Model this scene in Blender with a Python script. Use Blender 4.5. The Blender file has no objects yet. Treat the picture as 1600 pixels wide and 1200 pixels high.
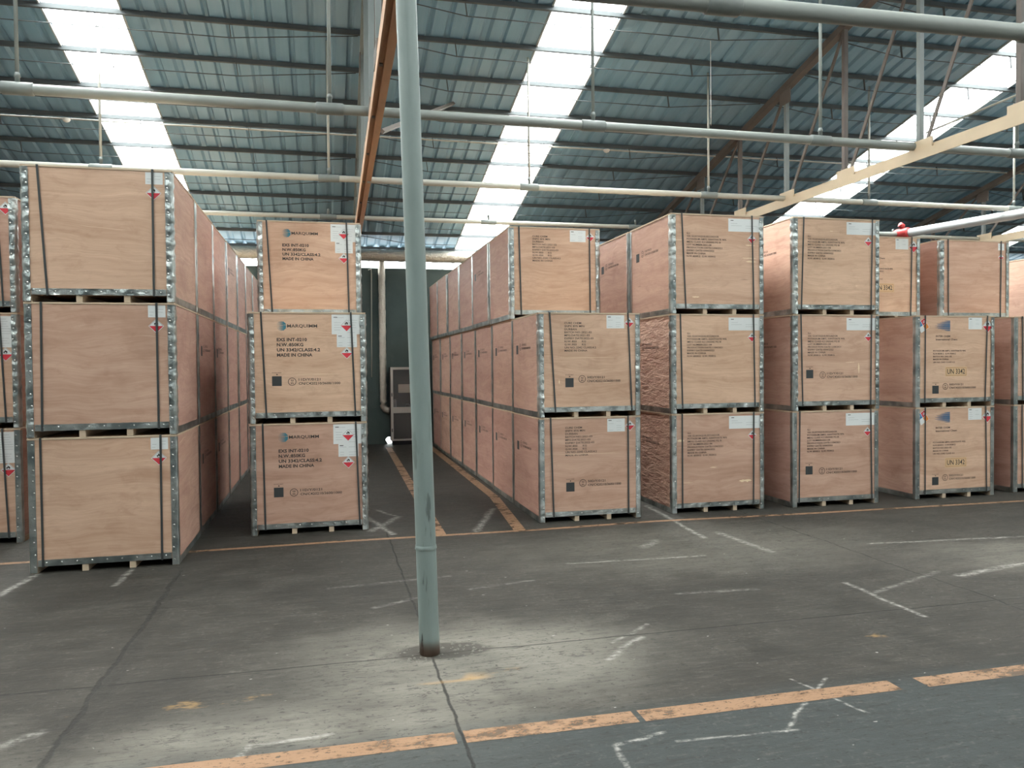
import bpy, math, random
from mathutils import Vector, Matrix, noise
random.seed(7)
S = bpy.context.scene
COL = S.collection

# ------------------------------------------------------------------ camera
F_PX = 1220.0
yaw, pitch, roll = math.radians(13.4), math.atan2(28, F_PX), 0.0100
cam_d = bpy.data.cameras.new('camera'); cam = bpy.data.objects.new('camera', cam_d); COL.objects.link(cam)
fw = Vector((math.sin(yaw)*math.cos(pitch), math.cos(yaw)*math.cos(pitch), -math.sin(pitch)))
rt = Vector((math.cos(yaw), -math.sin(yaw), 0)); up = rt.cross(fw)
r2 = rt*math.cos(roll) - up*math.sin(roll); u2 = rt*math.sin(roll) + up*math.cos(roll)
M = Matrix((r2, u2, -fw)).transposed().to_4x4(); M.translation = (0, 0, 1.63)
cam.matrix_world = M
cam_d.sensor_width = 36; cam_d.lens = 36*F_PX/1600; cam_d.clip_start = .05; cam_d.clip_end = 300
S.camera = cam

# ------------------------------------------------------------------ sky, light, exposure
w = bpy.data.worlds.new('sky'); S.world = w; w.use_nodes = True
bg = w.node_tree.nodes['Background']; bg.inputs[0].default_value = (.93, .97, .96, 1); bg.inputs[1].default_value = 18.0
S.view_settings.view_transform = 'Standard'; S.view_settings.look = 'None'
S.view_settings.gamma = 1; S.view_settings.use_curve_mapping = False
S.view_settings.exposure = 0.06

sun_d = bpy.data.lights.new('sun', 'SUN'); sun_d.energy = 24.0; sun_d.angle = math.radians(42); sun_d.color = (1, .97, .92)
sun = bpy.data.objects.new('sun', sun_d); COL.objects.link(sun)     # hazy sun, high on the far left, reaching in through the roof sheets
sun.rotation_euler = Vector((.53, -.45, -1)).to_track_quat('-Z', 'Y').to_euler()

# roof planes: front slope z = ZR - A*y, ridge at RY, back slope mirrored
ZR, A, RY = 8.24, .242, 2.0
YS = -3.2             # unseen back-slope skylights, sized to light the crate fronts, end here
YB = -13.0           # back side, out of view
YW = 16.75           # far wall
XL, XR = -11.5, 18.6
def roof_z(y): return ZR - A*y if y >= RY else ZR - A*RY - A*(RY - y)
SKY = [(-9.1, -8.27), (-3.09, -2.27), (2.77, 3.64), (9.28, 10.2), (15.3, 16.15)]
def portal(name, loc, rot, sx, sy):
    d = bpy.data.lights.new(name, 'AREA'); d.shape = 'RECTANGLE'; d.size = sx; d.size_y = sy
    d.cycles.is_portal = True
    o = bpy.data.objects.new(name, d); o.location = loc; o.rotation_euler = rot; COL.objects.link(o)
sl = math.atan(A)
for a, b in SKY:
    for s, y0, y1 in ((-1, RY, 16.9), (1, YS, RY)):
        yc = (y0+y1)/2
        portal('skylight_portal', ((a+b)/2, yc, roof_z(yc)+.12), (sl*s, 0, 0), b-a, (y1-y0)/math.cos(sl))
ADDED_DOORS = [(7.0, 9.0)]  # unseen doorway, added for low light from behind the camera
ADDED_DOOR_H = 2.2
for a, b in ADDED_DOORS:
    portal('added_door_portal', ((a+b)/2, YB-.15, ADDED_DOOR_H/2), (math.radians(90), 0, 0), b-a, ADDED_DOOR_H)
portal('eave_gap_portal', ((XL+XR)/2, YW+.25, 3.95), (math.radians(-90), 0, 0), XR-XL, .45)

# ------------------------------------------------------------------ material helpers
class V:
    """a node socket with arithmetic"""
    def __init__(s, nt, sock): s.nt = nt; s.k = sock
    def _m(s, op, *o, clamp=False):
        n = s.nt.nodes.new('ShaderNodeMath'); n.operation = op; n.use_clamp = clamp
        for i, v in enumerate((s,)+o):
            if isinstance(v, V): s.nt.links.new(v.k, n.inputs[i])
            else: n.inputs[i].default_value = v
        return V(s.nt, n.outputs[0])
    def __add__(s, o): return s._m('ADD', o)
    def __sub__(s, o): return s._m('SUBTRACT', o)
    def __mul__(s, o): return s._m('MULTIPLY', o)
    def __truediv__(s, o): return s._m('DIVIDE', o)
    def abs(s): return s._m('ABSOLUTE')
    def max(s, o): return s._m('MAXIMUM', o)
    def min(s, o): return s._m('MINIMUM', o)
    def clamp(s): return s._m('ADD', 0.0, clamp=True)
    def sqrt(s): return s._m('SQRT')
    def inv(s): return (s*-1.0)+1.0
    def step(s, e0, e1):           # smooth ramp, 0 at e0 and 1 at e1
        n = s.nt.nodes.new('ShaderNodeMapRange'); n.interpolation_type = 'SMOOTHSTEP'
        if e0 > e1: n.inputs[1].default_value, n.inputs[2].default_value, n.inputs[3].default_value, n.inputs[4].default_value = e1, e0, 1, 0
        else: n.inputs[1].default_value, n.inputs[2].default_value = e0, e1
        s.nt.links.new(s.k, n.inputs[0]); return V(s.nt, n.outputs[0])
class MT:
    def __init__(s, name, rough=.6, metal=0, spec=.5):
        s.m = bpy.data.materials.new(name); s.m.use_nodes = True; s.nt = s.m.node_tree
        s.b = s.nt.nodes['Principled BSDF']; s.b.inputs['Roughness'].default_value = rough
        s.b.inputs['Metallic'].default_value = metal; s.b.inputs['Specular IOR Level'].default_value = spec
        s.tc = s.nt.nodes.new('ShaderNodeTexCoord')
    def xyz(s, kind='Object'):
        n = s.nt.nodes.new('ShaderNodeSeparateXYZ'); s.nt.links.new(s.tc.outputs[kind], n.inputs[0])
        return [V(s.nt, n.outputs[i]) for i in range(3)]
    def vec(s, x, y, z):
        n = s.nt.nodes.new('ShaderNodeCombineXYZ')
        for i, v in enumerate((x, y, z)):
            if isinstance(v, V): s.nt.links.new(v.k, n.inputs[i])
            else: n.inputs[i].default_value = v
        return n.outputs[0]
    def noise(s, vec, scale=5, detail=4, rough=.55, dist=0):
        n = s.nt.nodes.new('ShaderNodeTexNoise'); n.inputs['Scale'].default_value = scale
        n.inputs['Detail'].default_value = detail; n.inputs['Roughness'].default_value = rough; n.inputs['Distortion'].default_value = dist
        s.nt.links.new(vec, n.inputs['Vector']); return V(s.nt, n.outputs[0])
    def rnd(s):
        n = s.nt.nodes.new('ShaderNodeObjectInfo'); return V(s.nt, n.outputs['Random'])
    def mix(s, fac, a, b):
        n = s.nt.nodes.new('ShaderNodeMix'); n.data_type = 'RGBA'
        if isinstance(fac, V): s.nt.links.new(fac.k, n.inputs[0])
        else: n.inputs[0].default_value = fac
        for i, v in ((6, a), (7, b)):
            if isinstance(v, tuple): n.inputs[i].default_value = v+(1,)
            else: s.nt.links.new(v, n.inputs[i])
        return n.outputs[2]
    def color(s, c):
        if isinstance(c, tuple): s.b.inputs['Base Color'].default_value = c+(1,)
        else: s.nt.links.new(c, s.b.inputs['Base Color'])
        return s
    def rough(s, v): s.nt.links.new(v.k, s.b.inputs['Roughness'])
    def bump(s, h, strength=.3, dist=.01):
        n = s.nt.nodes.new('ShaderNodeBump'); n.inputs['Strength'].default_value = strength; n.inputs['Distance'].default_value = dist
        s.nt.links.new(h.k, n.inputs['Height']); s.nt.links.new(n.outputs[0], s.b.inputs['Normal'])
def flat(name, c, rough=.6, metal=0, var=.12, sc=6):
    t = MT(name, rough, metal); x = t.tc.outputs['Object']
    n = t.noise(x, sc, 5)
    t.color(t.mix(n, tuple(v*(1-var) for v in c), tuple(min(1, v*(1+var)) for v in c))); return t.m

def plywood(name, c0, c1, dark, side=False):
    t = MT(name, .62, 0, .35); X, Y, Z = t.xyz(); r = t.rnd()*57.0
    u = X + Y
    warp = t.noise(t.vec(u*.7+r, Z*1.3, r), 1.5, 2)
    v = Z + warp*.28
    broad = t.noise(t.vec(u*.5+r, v*4.5, r), 1.7, 5, .6, .3)
    fine = t.noise(t.vec(u*2.0+r, v*55.0, r), 1.0, 3, .7)
    rings = ((v*38.0+t.noise(t.vec(u+r, Z, r), 2.2, 2)*14.0)._m('SINE'))*.5+.5
    k = (broad.step(.28, .75)*.55 + fine.step(.25, .75)*.32 + rings*.06).clamp()
    col = t.mix(k, c0, c1)
    blotch = t.noise(t.vec(u+r*.7, Z, r), 2.3, 3).step(.56, .8)
    col = t.mix(blotch*.5, col, dark); mott = t.noise(t.vec(u*1.3+r, Z*3.2, r), 3.1, 6, .7, .6); col = t.mix(mott.step(.48, .70)*.38, col, dark)
    streak = t.noise(t.vec(u*3.0+r, v*40.0, r*2.0), 1, 2).step(.70, .8)*broad.step(.4, .7)
    pore = t.noise(t.vec(u*7.0+r, v*130.0, r), 1, 2, .7); col = t.mix(pore.step(.5, .75)*.22, col, dark)
    col = t.mix(streak*.5, col, tuple(q*.55 for q in dark))
    pale = t.noise(t.vec(u*1.6+r*3.0, v*70.0, r), 1, 1).step(.74, .79)
    col = t.mix(pale*.4, col, (.72, .55, .40))
    tint = t.rnd()
    hue = t.nt.nodes.new('ShaderNodeHueSaturation'); t.nt.links.new(col, hue.inputs['Color'])
    t.nt.links.new((tint*.014+.493).k, hue.inputs['Hue']); t.nt.links.new((tint*.22+.90).k, hue.inputs['Value'])
    t.color(hue.outputs[0]); t.bump(fine, .12, .003); return t.m

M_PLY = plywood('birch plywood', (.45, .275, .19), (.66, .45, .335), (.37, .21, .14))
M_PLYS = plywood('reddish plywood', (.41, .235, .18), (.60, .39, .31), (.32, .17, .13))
def peeled():
    t = MT('peeled plywood', .7, 0, .3); X, Y, Z = t.xyz(); u = X+Y
    n = t.noise(t.vec(u*1.5, Z*7.0, 0.0), 2.2, 6, .65, .8); n2 = t.noise(t.vec(u, Z*2.5, 0.0), 9, 4)
    t.color(t.mix(n.step(.35, .7), (.50, .29, .21), (.70, .46, .35))); t.bump(n+n2*.5, 1.0, .035); return t.m
M_PEEL = peeled()
def raw():
    t = MT('raw timber', .75); X, Y, Z = t.xyz(); r = t.rnd()*31.0
    n = t.noise(t.vec(X*5.0+r, Y*5.0, Z*60.0), 1, 3)
    t.color(t.mix(n, (.42, .31, .21), (.66, .53, .39))); return t.m
M_RAW = raw()
def galv():
    t = MT('galvanised steel', .4, .9); X, Y, Z = t.xyz(); r = t.rnd()*19.0
    n = t.noise(t.vec(X+r, Y, Z), 22, 4); n2 = t.noise(t.vec(X+r, Y, Z), 5, 2)
    t.color(t.mix(n2.step(.3, .7), (.26, .30, .30), (.58, .61, .59))); t.rough(n*.22+.22); t.bump(n+n2, .8, .010); return t.m
M_GALV = galv()
M_NAIL = flat('nail heads', (.6, .6, .58), .3, .9)
M_STRAP = flat('black strapping', (.045, .05, .05), .45)
M_PAPER = flat('white paper label', (.68, .70, .69), .5, 0, .05)
M_INK = flat('black stencil ink', (.035, .028, .026), .7)
M_FAINT = flat('grey print', (.30, .31, .31), .6)
M_RED = flat('red label print', (.60, .035, .05), .5, 0, .05)
M_BLUE = flat('blue label print', (.03, .19, .42), .5, 0, .05)
M_ORANGE = flat('orange label print', (.75, .25, .05), .5, 0, .05)
M_TEAL = flat('teal logo ink', (.05, .19, .24), .6)
M_LOGOB = flat('blue logo ink', (.05, .12, .22), .6)
M_BUFF = flat('buff stencil panel', (.62, .42, .24), .6)
M_BOXL = flat('brown stencil outline', (.35, .14, .06), .6)
M_SPLIT = flat('pale split veneer', (.78, .62, .42), .7)
M_SQ = flat('dark printed square', (.035, .04, .042), .55)

# ------------------------------------------------------------------ mesh helpers
class MB:
    def __init__(s): s.v = []; s.f = []; s.m = []
    def quad(s, pts, mi=0):
        i = len(s.v); s.v += [tuple(p) for p in pts]; s.f.append(tuple(range(i, i+len(pts)))); s.m.append(mi)
    def box(s, x0, x1, y0, y1, z0, z1, mi=0, side=None):
        i = len(s.v)
        s.v += [(x0, y0, z0), (x1, y0, z0), (x1, y1, z0), (x0, y1, z0), (x0, y0, z1), (x1, y0, z1), (x1, y1, z1), (x0, y1, z1)]
        fs = [(0, 3, 2, 1), (4, 5, 6, 7), (0, 1, 5, 4), (1, 2, 6, 5), (2, 3, 7, 6), (3, 0, 4, 7)]
        s.f += [tuple(i+k for k in f) for f in fs]
        s.m += [mi]*6 if side is None else [mi, mi, mi, side, mi, side]
    def beam(s, p, q, w, h, mi=0):
        p, q = Vector(p), Vector(q); d = (q-p).normalized()
        a = d.cross(Vector((0, 0, 1)))
        if a.length < .01: a = Vector((1, 0, 0))
        a.normalize(); b = a.cross(d)
        i = len(s.v)
        for c in (p, q):
            for sa, sb in ((-1, -1), (1, -1), (1, 1), (-1, 1)): s.v.append(tuple(c+a*sa*w/2+b*sb*h/2))
        for f in ((0, 1, 2, 3), (7, 6, 5, 4), (0, 4, 5, 1), (1, 5, 6, 2), (2, 6, 7, 3), (3, 7, 4, 0)):
            s.f.append(tuple(i+k for k in f)); s.m.append(mi)
    def angle(s, p, q, w, t=.008, mi=0, flip=1):
        """rolled L section: two thin leaves"""
        p, q = Vector(p), Vector(q); d = (q-p).normalized(); a = d.cross(Vector((0, 0, 1)))
        if a.length < .01: a = Vector((1, 0, 0))
        a.normalize(); b = a.cross(d)
        s.beam(p+b*w/2, q+b*w/2, w, t, mi); s.beam(p+a*flip*w/2, q+a*flip*w/2, t, w, mi)
    def tube(s, pts, r, n=10, mi=0, cap=True, wob=0, seed=0):
        pts = [Vector(p) for p in pts]; base = len(s.v); N = len(pts)
        for k, p in enumerate(pts):
            d = (pts[min(k+1, N-1)]-pts[max(k-1, 0)]).normalized()
            a = d.cross(Vector((0, 0, 1)))
            if a.length < .05: a = d.cross(Vector((0, 1, 0)))
            a.normalize(); b = a.cross(d); rr = r[k] if isinstance(r, (list, tuple)) else r
            for j in range(n):
                t = 2*math.pi*j/n; R = rr
                if wob: R += wob*noise.noise(Vector((math.cos(t)*2+seed, math.sin(t)*2, k*.55)))
                s.v.append(tuple(p+(a*math.cos(t)+b*math.sin(t))*R))
        for k in range(N-1):
            for j in range(n):
                j2 = (j+1) % n
                s.f.append((base+k*n+j, base+k*n+j2, base+(k+1)*n+j2, base+(k+1)*n+j)); s.m.append(mi)
        if cap:
            s.f.append(tuple(base+j for j in range(n))[::-1]); s.f.append(tuple(base+(N-1)*n+j for j in range(n))); s.m += [mi, mi]
    def disc(s, f, cx, cy, r, n=20, mi=0, r_in=0):
        """disc or ring in face coordinates f(s,t)"""
        for k in range(n):
            a, b = 2*math.pi*k/n, 2*math.pi*(k+1)/n
            if r_in: s.quad([f(cx+r_in*math.cos(a), cy+r_in*math.sin(a)), f(cx+r*math.cos(a), cy+r*math.sin(a)), f(cx+r*math.cos(b), cy+r*math.sin(b)), f(cx+r_in*math.cos(b), cy+r_in*math.sin(b))], mi)
            else: s.quad([f(cx, cy), f(cx+r*math.cos(a), cy+r*math.sin(a)), f(cx+r*math.cos(b), cy+r*math.sin(b))], mi)
    def mesh(s, name, mats, smooth=False):
        me = bpy.data.meshes.new(name); me.from_pydata(s.v, [], s.f)
        for m in mats: me.materials.append(m)
        for p, k in zip(me.polygons, s.m): p.material_index = k; p.use_smooth = smooth
        me.update(); return me
    def obj(s, name, mats, parent=None, smooth=False):
        return link(name, s.mesh(name, mats if isinstance(mats, (list, tuple)) else [mats], smooth), parent)
def link(name, me, parent=None):
    o = bpy.data.objects.new(name, me); COL.objects.link(o)
    if parent: o.parent = parent
    return o
def thing(name, label, cat, loc=(0, 0, 0), group=None):
    o = bpy.data.objects.new(name, None); COL.objects.link(o); o.location = loc; o.empty_display_size = .2
    return tag(o, label, cat, group)
def tag(o, label, cat, group=None):
    o['label'] = label; o['category'] = cat
    if group: o['group'] = group
    return o
def struct(o): o['kind'] = 'structure'; return o

# ------------------------------------------------------------------ lettering
_tc = {}
def text_polys(txt, bold=0):
    if (txt, bold) in _tc: return _tc[(txt, bold)]
    c = bpy.data.curves.new('t', 'FONT'); c.body = txt; c.resolution_u = 2; c.offset = bold; c.size = 1
    o = bpy.data.objects.new('t', c); COL.objects.link(o)
    bpy.context.view_layer.update()
    me = bpy.data.meshes.new_from_object(o.evaluated_get(bpy.context.evaluated_depsgraph_get()))
    vs = [(v.co.x, v.co.y) for v in me.vertices]; fs = [tuple(p.vertices) for p in me.polygons]
    bpy.data.objects.remove(o); bpy.data.curves.remove(c); bpy.data.meshes.remove(me)
    x0 = min(v[0] for v in vs); x1 = max(v[0] for v in vs)
    cap = .69
    _tc[(txt, bold)] = ([((a-x0), b/cap) for a, b in vs], fs, x1-x0); return _tc[(txt, bold)]
def put_text(mb, f, txt, s, t, cap, width=None, bold=.012, mi=0, slope=0):
    vs, fs, W0 = text_polys(txt, bold)
    k = (width/W0) if width else cap/.69
    i = len(mb.v)
    for a, b in vs: mb.v.append(tuple(f(s+a*k, t+b*cap+slope*a*k)))
    for q in fs: mb.f.append(tuple(i+j for j in q)); mb.m.append(mi)

# ------------------------------------------------------------------ the building
floor_m = MT('worn concrete floor', .7, 0, .22)
def build_floor_material():
    t = floor_m; X, Y, Z = t.xyz(); P = t.vec(X, Y, 0.0)
    n1 = t.noise(P, .55, 5, .6); n2 = t.noise(P, 3.0, 6, .65); n3 = t.noise(t.vec(X*1.0, Y*4.0, 0.0), 2.2, 6, .7); n4 = t.noise(P, 28, 4, .7)
    n5 = t.noise(t.vec(X*.35, Y*6.0, 3.0), 3.0, 5, .75)
    wx = t.noise(P, 1.3, 3)*.5-.25; wy = t.noise(t.vec(X, Y, 7.0), 1.3, 3)*.5-.25
    col = t.mix((n2*.6+n3*.4).step(.3, .72), (.026, .024, .020), (.060, .055, .047))
    # floor dust, with the skylight's pool of sun painted into its pale tone
    def blob(cx, cy, rx, ry):
        a = (X+wx*1.6-cx)/rx; b = (Y+wy*1.6-cy)/ry; return (a*a+b*b).sqrt().step(1.0, .25)
    dust_and_sun = blob(.75, 4.2, 1.5, 1.0)
    dust_and_sun = dust_and_sun.max(blob(-.1, 3.45, 1.6, .75)*.9).max(blob(3.2, 6.4, 2.6, 1.3)*.35).max(blob(-1.9, 3.6, .9, .5)*.4).max(blob(6.0, 5.4, 1.8, .6)*.45)
    col = t.mix((dust_and_sun*(n3*.7+.45)).clamp()*.85, col, (.25, .235, .20))
    # blue-grey painted zone on the near side of the orange line
    paint = (Y+(n2-.5)*.18).step(3.56, 3.30)*(n3.step(.25, .5)*.35+.6)
    col = t.mix(paint*.9, col, (.044, .052, .052))
    # rough ground-in grit
    grit = n4.step(.54, .66)*n2.step(.35, .6)
    col = t.mix(grit*.22, col, (.17, .16, .14))
    fl2 = t.noise(t.vec(X*.6, Y*3.2, 1.0), 9, 6, .8)
    col = t.mix(fl2.step(.54, .68)*.30, col, (.16, .15, .13)); col = t.mix(fl2.step(.47, .36)*.6, col, (.035, .034, .032))
    pits = t.noise(t.vec(X, Y*1.8, 2.0), 19, 5, .75).step(.43, .36)
    col = t.mix(pits*.7, col, (.03, .03, .028))
    # joints and cracks
    def ln(v, c, w_, wob=.03): return ((v+(n2-.5)*wob)-c).abs().step(w_, w_*.3)
    def seg(ax, ay, bx, by, w_, wob=.10):
        px = X+(n2-.5)*wob; py = Y+(n1-.5)*wob
        dx, dy = bx-ax, by-ay; L = dx*dx+dy*dy
        h = ((((px-ax)*dx)+((py-ay)*dy))/L).max(0.0).min(1.0)
        ex = px-ax-h*dx; ey = py-ay-h*dy
        return (ex*ex+ey*ey).sqrt().step(w_*1.3, 0.0)
    j = ln(Y, 4.38, .010)*.8
    j = j.max(ln(X, .56, .010, .06)*Y.step(2.0, 3.0)*Y.step(8.0, 7.4))
    j = j.max(ln(X, -1.16, .02, .10)*Y.step(7.0, 6.4)*.8)
    j = j.max(ln(X, -1.10, .07, .25)*Y.step(7.0, 5.0)*n2.step(.4, .6)*.5)
    j = j.max(ln(X, 4.42, .010, .12)*.8)
    j = j.max(ln(Y, 8.0, .008)*.5).max(ln(Y, -1.0, .01)).max(ln(X, -6.0, .01)).max(ln(X, 10.2, .01))
    col = t.mix(j*.85, col, (.018, .018, .017))
    cr = (t.noise(t.vec(X*1.3+wx*2.0, Y*3.2, 12.0), 2.6, 4, .6)-.5).abs().step(.012, .003)*(dust_and_sun*.6+.25)*n2.step(.42, .6)
    col = t.mix(cr*.8, col, (.03, .028, .025))
    mot = t.noise(t.vec(X*.9, Y*1.8, 15.0), 1.1, 5, .7); col = t.mix(mot.step(.45, .68)*.35, col, (.022, .021, .019))
    # broken concrete around the column base
    a = X-.62; b = Y-4.42; hole = ((a*a/.075)+(b*b/.016)+(n2-.5)*1.6).step(1.15, .7)
    col = t.mix(hole*(n4*.5+.55), col, (.062, .056, .048))
    # pale scuffs and scratches
    sc = None
    for q in ((3.72, 5.03, 3.71, 4.22, .028, .9), (3.76, 4.75, 4.6, 5.1, .03, .35), (4.67, 4.96, 5.45, 5.14, .05, .7), (1.93, 6.12, 3.11, 6.06, .022, .7), (3.59, 8.4, 3.43, 6.69, .035, .8),
              (3.66, 6.86, 3.73, 6.03, .05, .6), (1.5, 4.06, 1.81, 4.34, .03, .7), (1.62, 4.3, 1.95, 4.55, .02, .6), (1.96, 3.04, 2.49, 3.52, .014, .9), (2.3, 3.55, 2.44, 3.11, .012, .8), (1.18, 3.12, 1.44, 3.17, .016, .9),
              (1.46, 3.08, 2.02, 3.04, .012, .7), (1.18, 3.12, 1.16, 2.9, .014, .8), (-.32, 3.51, .01, 3.54, .018, .7), (-.34, 3.52, -.38, 3.42, .02, .8), (-1.40, 3.78, -1.28, 3.88, .04, .5), (.42, 8.54, .62, 7.65, .04, .8), (.42, 7.86, .74, 8.52, .05, .8),
              (.74, 8.52, .55, 9.0, .03, .6), (.5, 8.1, .25, 9.6, .03, .6), (1.43, 7.57, 1.83, 8.71, .05, .7), (4.74, 6.05, 6.29, 5.93, .03, .6), (-1.57, 6.41, -1.57, 7.1, .03, .6), (-2.33, 6.36, -2.28, 6.95, .04, .8),
              (2.75, 6.5, 2.95, 6.7, .06, .5), (2.4, 5.1, 3.0, 5.05, .03, .35), (0.0, 5.9, .9, 6.0, .03, .3), (.3, 5.35, .6, 5.5, .03, .35), (1.0, 5.6, 1.5, 5.7, .025, .4)):
        d = seg(*q[:5])*q[5]; sc = d if sc is None else sc.max(d)
    sc = sc*(n4*.55+fl2*.9).step(.60, .88)
    col = t.mix((sc*.7).clamp(), col, (.52, .50, .46))
    flecks = t.noise(t.vec(X*1.2, Y*2.4, 9.0), 13, 2, .5).step(.755, .79)
    col = t.mix(flecks*.55, col, (.6, .58, .54))
    # traces of an older yellow line
    old = ((Y-4.02).abs().step(.07, .03))*(t.noise(t.vec(X, Y*2.0, 5.0), 2.4, 5, .7).step(.60, .70)*.6).max(blob(.66, 4.04, .22, .07))
    col = t.mix(old*.6, col, (.50, .30, .11))
    t.color(col); t.rough((n2*.3+.55)); t.bump(n4*.4+n3+fl2*.8+pits*-.6+j*-1.5, .45, .012)
build_floor_material()
fl = MB(); fl.quad([(XL, YB-1, 0), (XR, YB-1, 0), (XR, YW+.1, 0), (XL, YW+.1, 0)]); struct(fl.obj('floor', floor_m.m))
yard = MB(); yard.box(-60, 60, YW+.35, 60, -.3, -.02); struct(yard.obj('ground', flat('yard concrete', (.26, .27, .28), .9)))
yard = MB(); yard.box(-60, 60, -60, YB-1.01, -.3, -.02); struct(yard.obj('ground', flat('yard apron concrete', (.4, .39, .36), .9)))

def roof_mat():
    t = MT('blue-grey roof sheet', .5, 0, .5); X, Y, Z = t.xyz()
    n = t.noise(t.vec(X*9.0, Y*.5, 0.0), 1.6, 4, .6); n2 = t.noise(t.vec(X, Y, 0.0), .8, 3)
    sheet = ((X*1.0417)._m('FLOOR')*12.9898)._m('SINE')*4.37; sheet = sheet._m('FRACT')
    c = t.mix(n, (.17, .31, .42), (.27, .43, .54)); c = t.mix(n2.step(.4, .65)*.3, c, (.33, .40, .46))
    c = t.mix(sheet*.3, c, (.14, .31, .45)); t.color(c); return t.m
M_ROOF = roof_mat()
def roof_strip(x0, x1, y0, y1):
    mb = MB(); P = .24; prof = []
    k0 = math.floor(x0/P); x = x0; prof.append((x0, 0))
    k = k0
    while True:
        c = (k+.5)*P; wd = .04 if k % 4 else .065
        if c-wd > x1: break
        if c-wd > x0+.02 and c+wd < x1-.02: prof += [(c-wd, 0), (c-wd*.45, .04), (c+wd*.45, .04), (c+wd, 0)]
        k += 1
    prof.append((x1, 0))
    for (a, za), (b, zb) in zip(prof, prof[1:]):
        mb.quad([(a, y1, roof_z(y1)+za), (b, y1, roof_z(y1)+zb), (b, y0, roof_z(y0)+zb), (a, y0, roof_z(y0)+za)])
    return mb
edges = [XL] + [e for s_ in SKY for e in s_] + [XR]
for i in range(0, len(edges), 2):
    struct(roof_strip(edges[i], edges[i+1], RY, 17.05).obj('ceiling', M_ROOF))
    struct(roof_strip(edges[i], edges[i+1], YS, RY).obj('ceiling', M_ROOF))
struct(roof_strip(XL, XR, YB-.3, YS).obj('ceiling', M_ROOF))
# translucent skylight sheets
t = MT('translucent skylight sheet', .5)
tr = t.nt.nodes.new('ShaderNodeBsdfTransparent'); tr.inputs[0].default_value = (.95, .97, .97, 1)
tl = t.nt.nodes.new('ShaderNodeBsdfTranslucent'); tl.inputs[0].default_value = (.85, .87, .85, 1)
mx = t.nt.nodes.new('ShaderNodeMixShader')
X, Y, Z = t.xyz(); st = t.noise(t.vec(X, Y*1.5, 0.0), 2.0, 3).step(.72, .8)
t.nt.links.new((st*.5+.30).k, mx.inputs[0]); t.nt.links.new(tr.outputs[0], mx.inputs[1]); t.nt.links.new(tl.outputs[0], mx.inputs[2])
t.nt.links.new(mx.outputs[0], t.nt.nodes['Material Output'].inputs[0]); M_SKYL = t.m
for i, (a, b) in enumerate(SKY):
    mb = MB()
    for y0, y1 in ((RY, 17.05), (YS-.1, RY)):
        n = 8
        for k in range(n):
            p, q = a-.03+(b-a+.06)*k/n, a-.03+(b-a+.06)*(k+1)/n; z = .05
            za, zb = z+.012*(k % 2), z+.012*((k+1) % 2)
            mb.quad([(p, y1, roof_z(y1)+za), (q, y1, roof_z(y1)+zb), (q, y0, roof_z(y0)+zb), (p, y0, roof_z(y0)+za)])
    struct(mb.obj('window_%d' % (i+1), M_SKYL))
M_TRIM = flat('pale flashing', (.45, .47, .47), .5)
for i, (a, b) in enumerate(SKY):   # thin flashing angle down both long edges
    mb = MB()
    for x in (a-.02, b+.02):
        mb.beam((x, RY, roof_z(RY)-.005), (x, 17.0, roof_z(17)-.005), .02, .05)
    struct(mb.obj('trim_%d' % (i+1), M_TRIM))

# walls
def wall_mat():
    t = MT('dark green painted wall', .6); n = t.noise(t.tc.outputs['Object'], 1.3, 5); n2 = t.noise(t.tc.outputs['Object'], 6, 4)
    c = t.mix(n.step(.3, .75), (.030, .052, .050), (.062, .088, .080)); t.color(t.mix(n2.step(.6, .8)*.3, c, (.12, .13, .10))); return t.m
M_WALL = wall_mat(); M_WALL2 = flat('grey plaster wall', (.32, .33, .31), .8)
wb = MB(); Y0, Y1 = YW, YW+.2; ZT = 3.73
hx0, hx1, hz0, hz1 = 1.22, 1.37, 0.0, .15
wb.box(XL, hx0, Y0, Y1, 0, ZT); wb.box(hx1, XR, Y0, Y1, 0, ZT); wb.box(hx0, hx1, Y0, Y1, hz1, ZT)
# ragged edges of the broken hole at the wall foot
for q in ([(hx0, .0), (hx0+.035, 0), (hx0+.02, .05), (hx0, .07)], [(hx1, .15), (hx1-.05, .15), (hx1, .10)], [(hx0, .15), (hx0, .11), (hx0+.045, .15)], [(hx1, 0), (hx1, .05), (hx1-.02, .0)]):
    wb.quad([(a, Y0+.002, b) for a, b in q])
struct(wb.obj('wall_far', M_WALL))
wl = MB(); wl.box(XL-.2, XL, YB, YW+.2, 0, 7.7); struct(wl.obj('wall_left', M_WALL2))
wl = MB(); wl.box(XR, XR+.2, YB, YW+.2, 0, 7.7); struct(wl.obj('wall_right', M_WALL2))
wl = MB(); xs = [XL] + [e for d in ADDED_DOORS for e in d] + [XR]
for i in range(0, len(xs), 2): wl.box(xs[i], xs[i+1], YB-.2, YB, 0, 4.6)
for a, b in ADDED_DOORS: wl.box(a, b, YB-.2, YB, ADDED_DOOR_H, 4.6)
struct(wl.obj('wall_near', M_WALL2))

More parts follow.
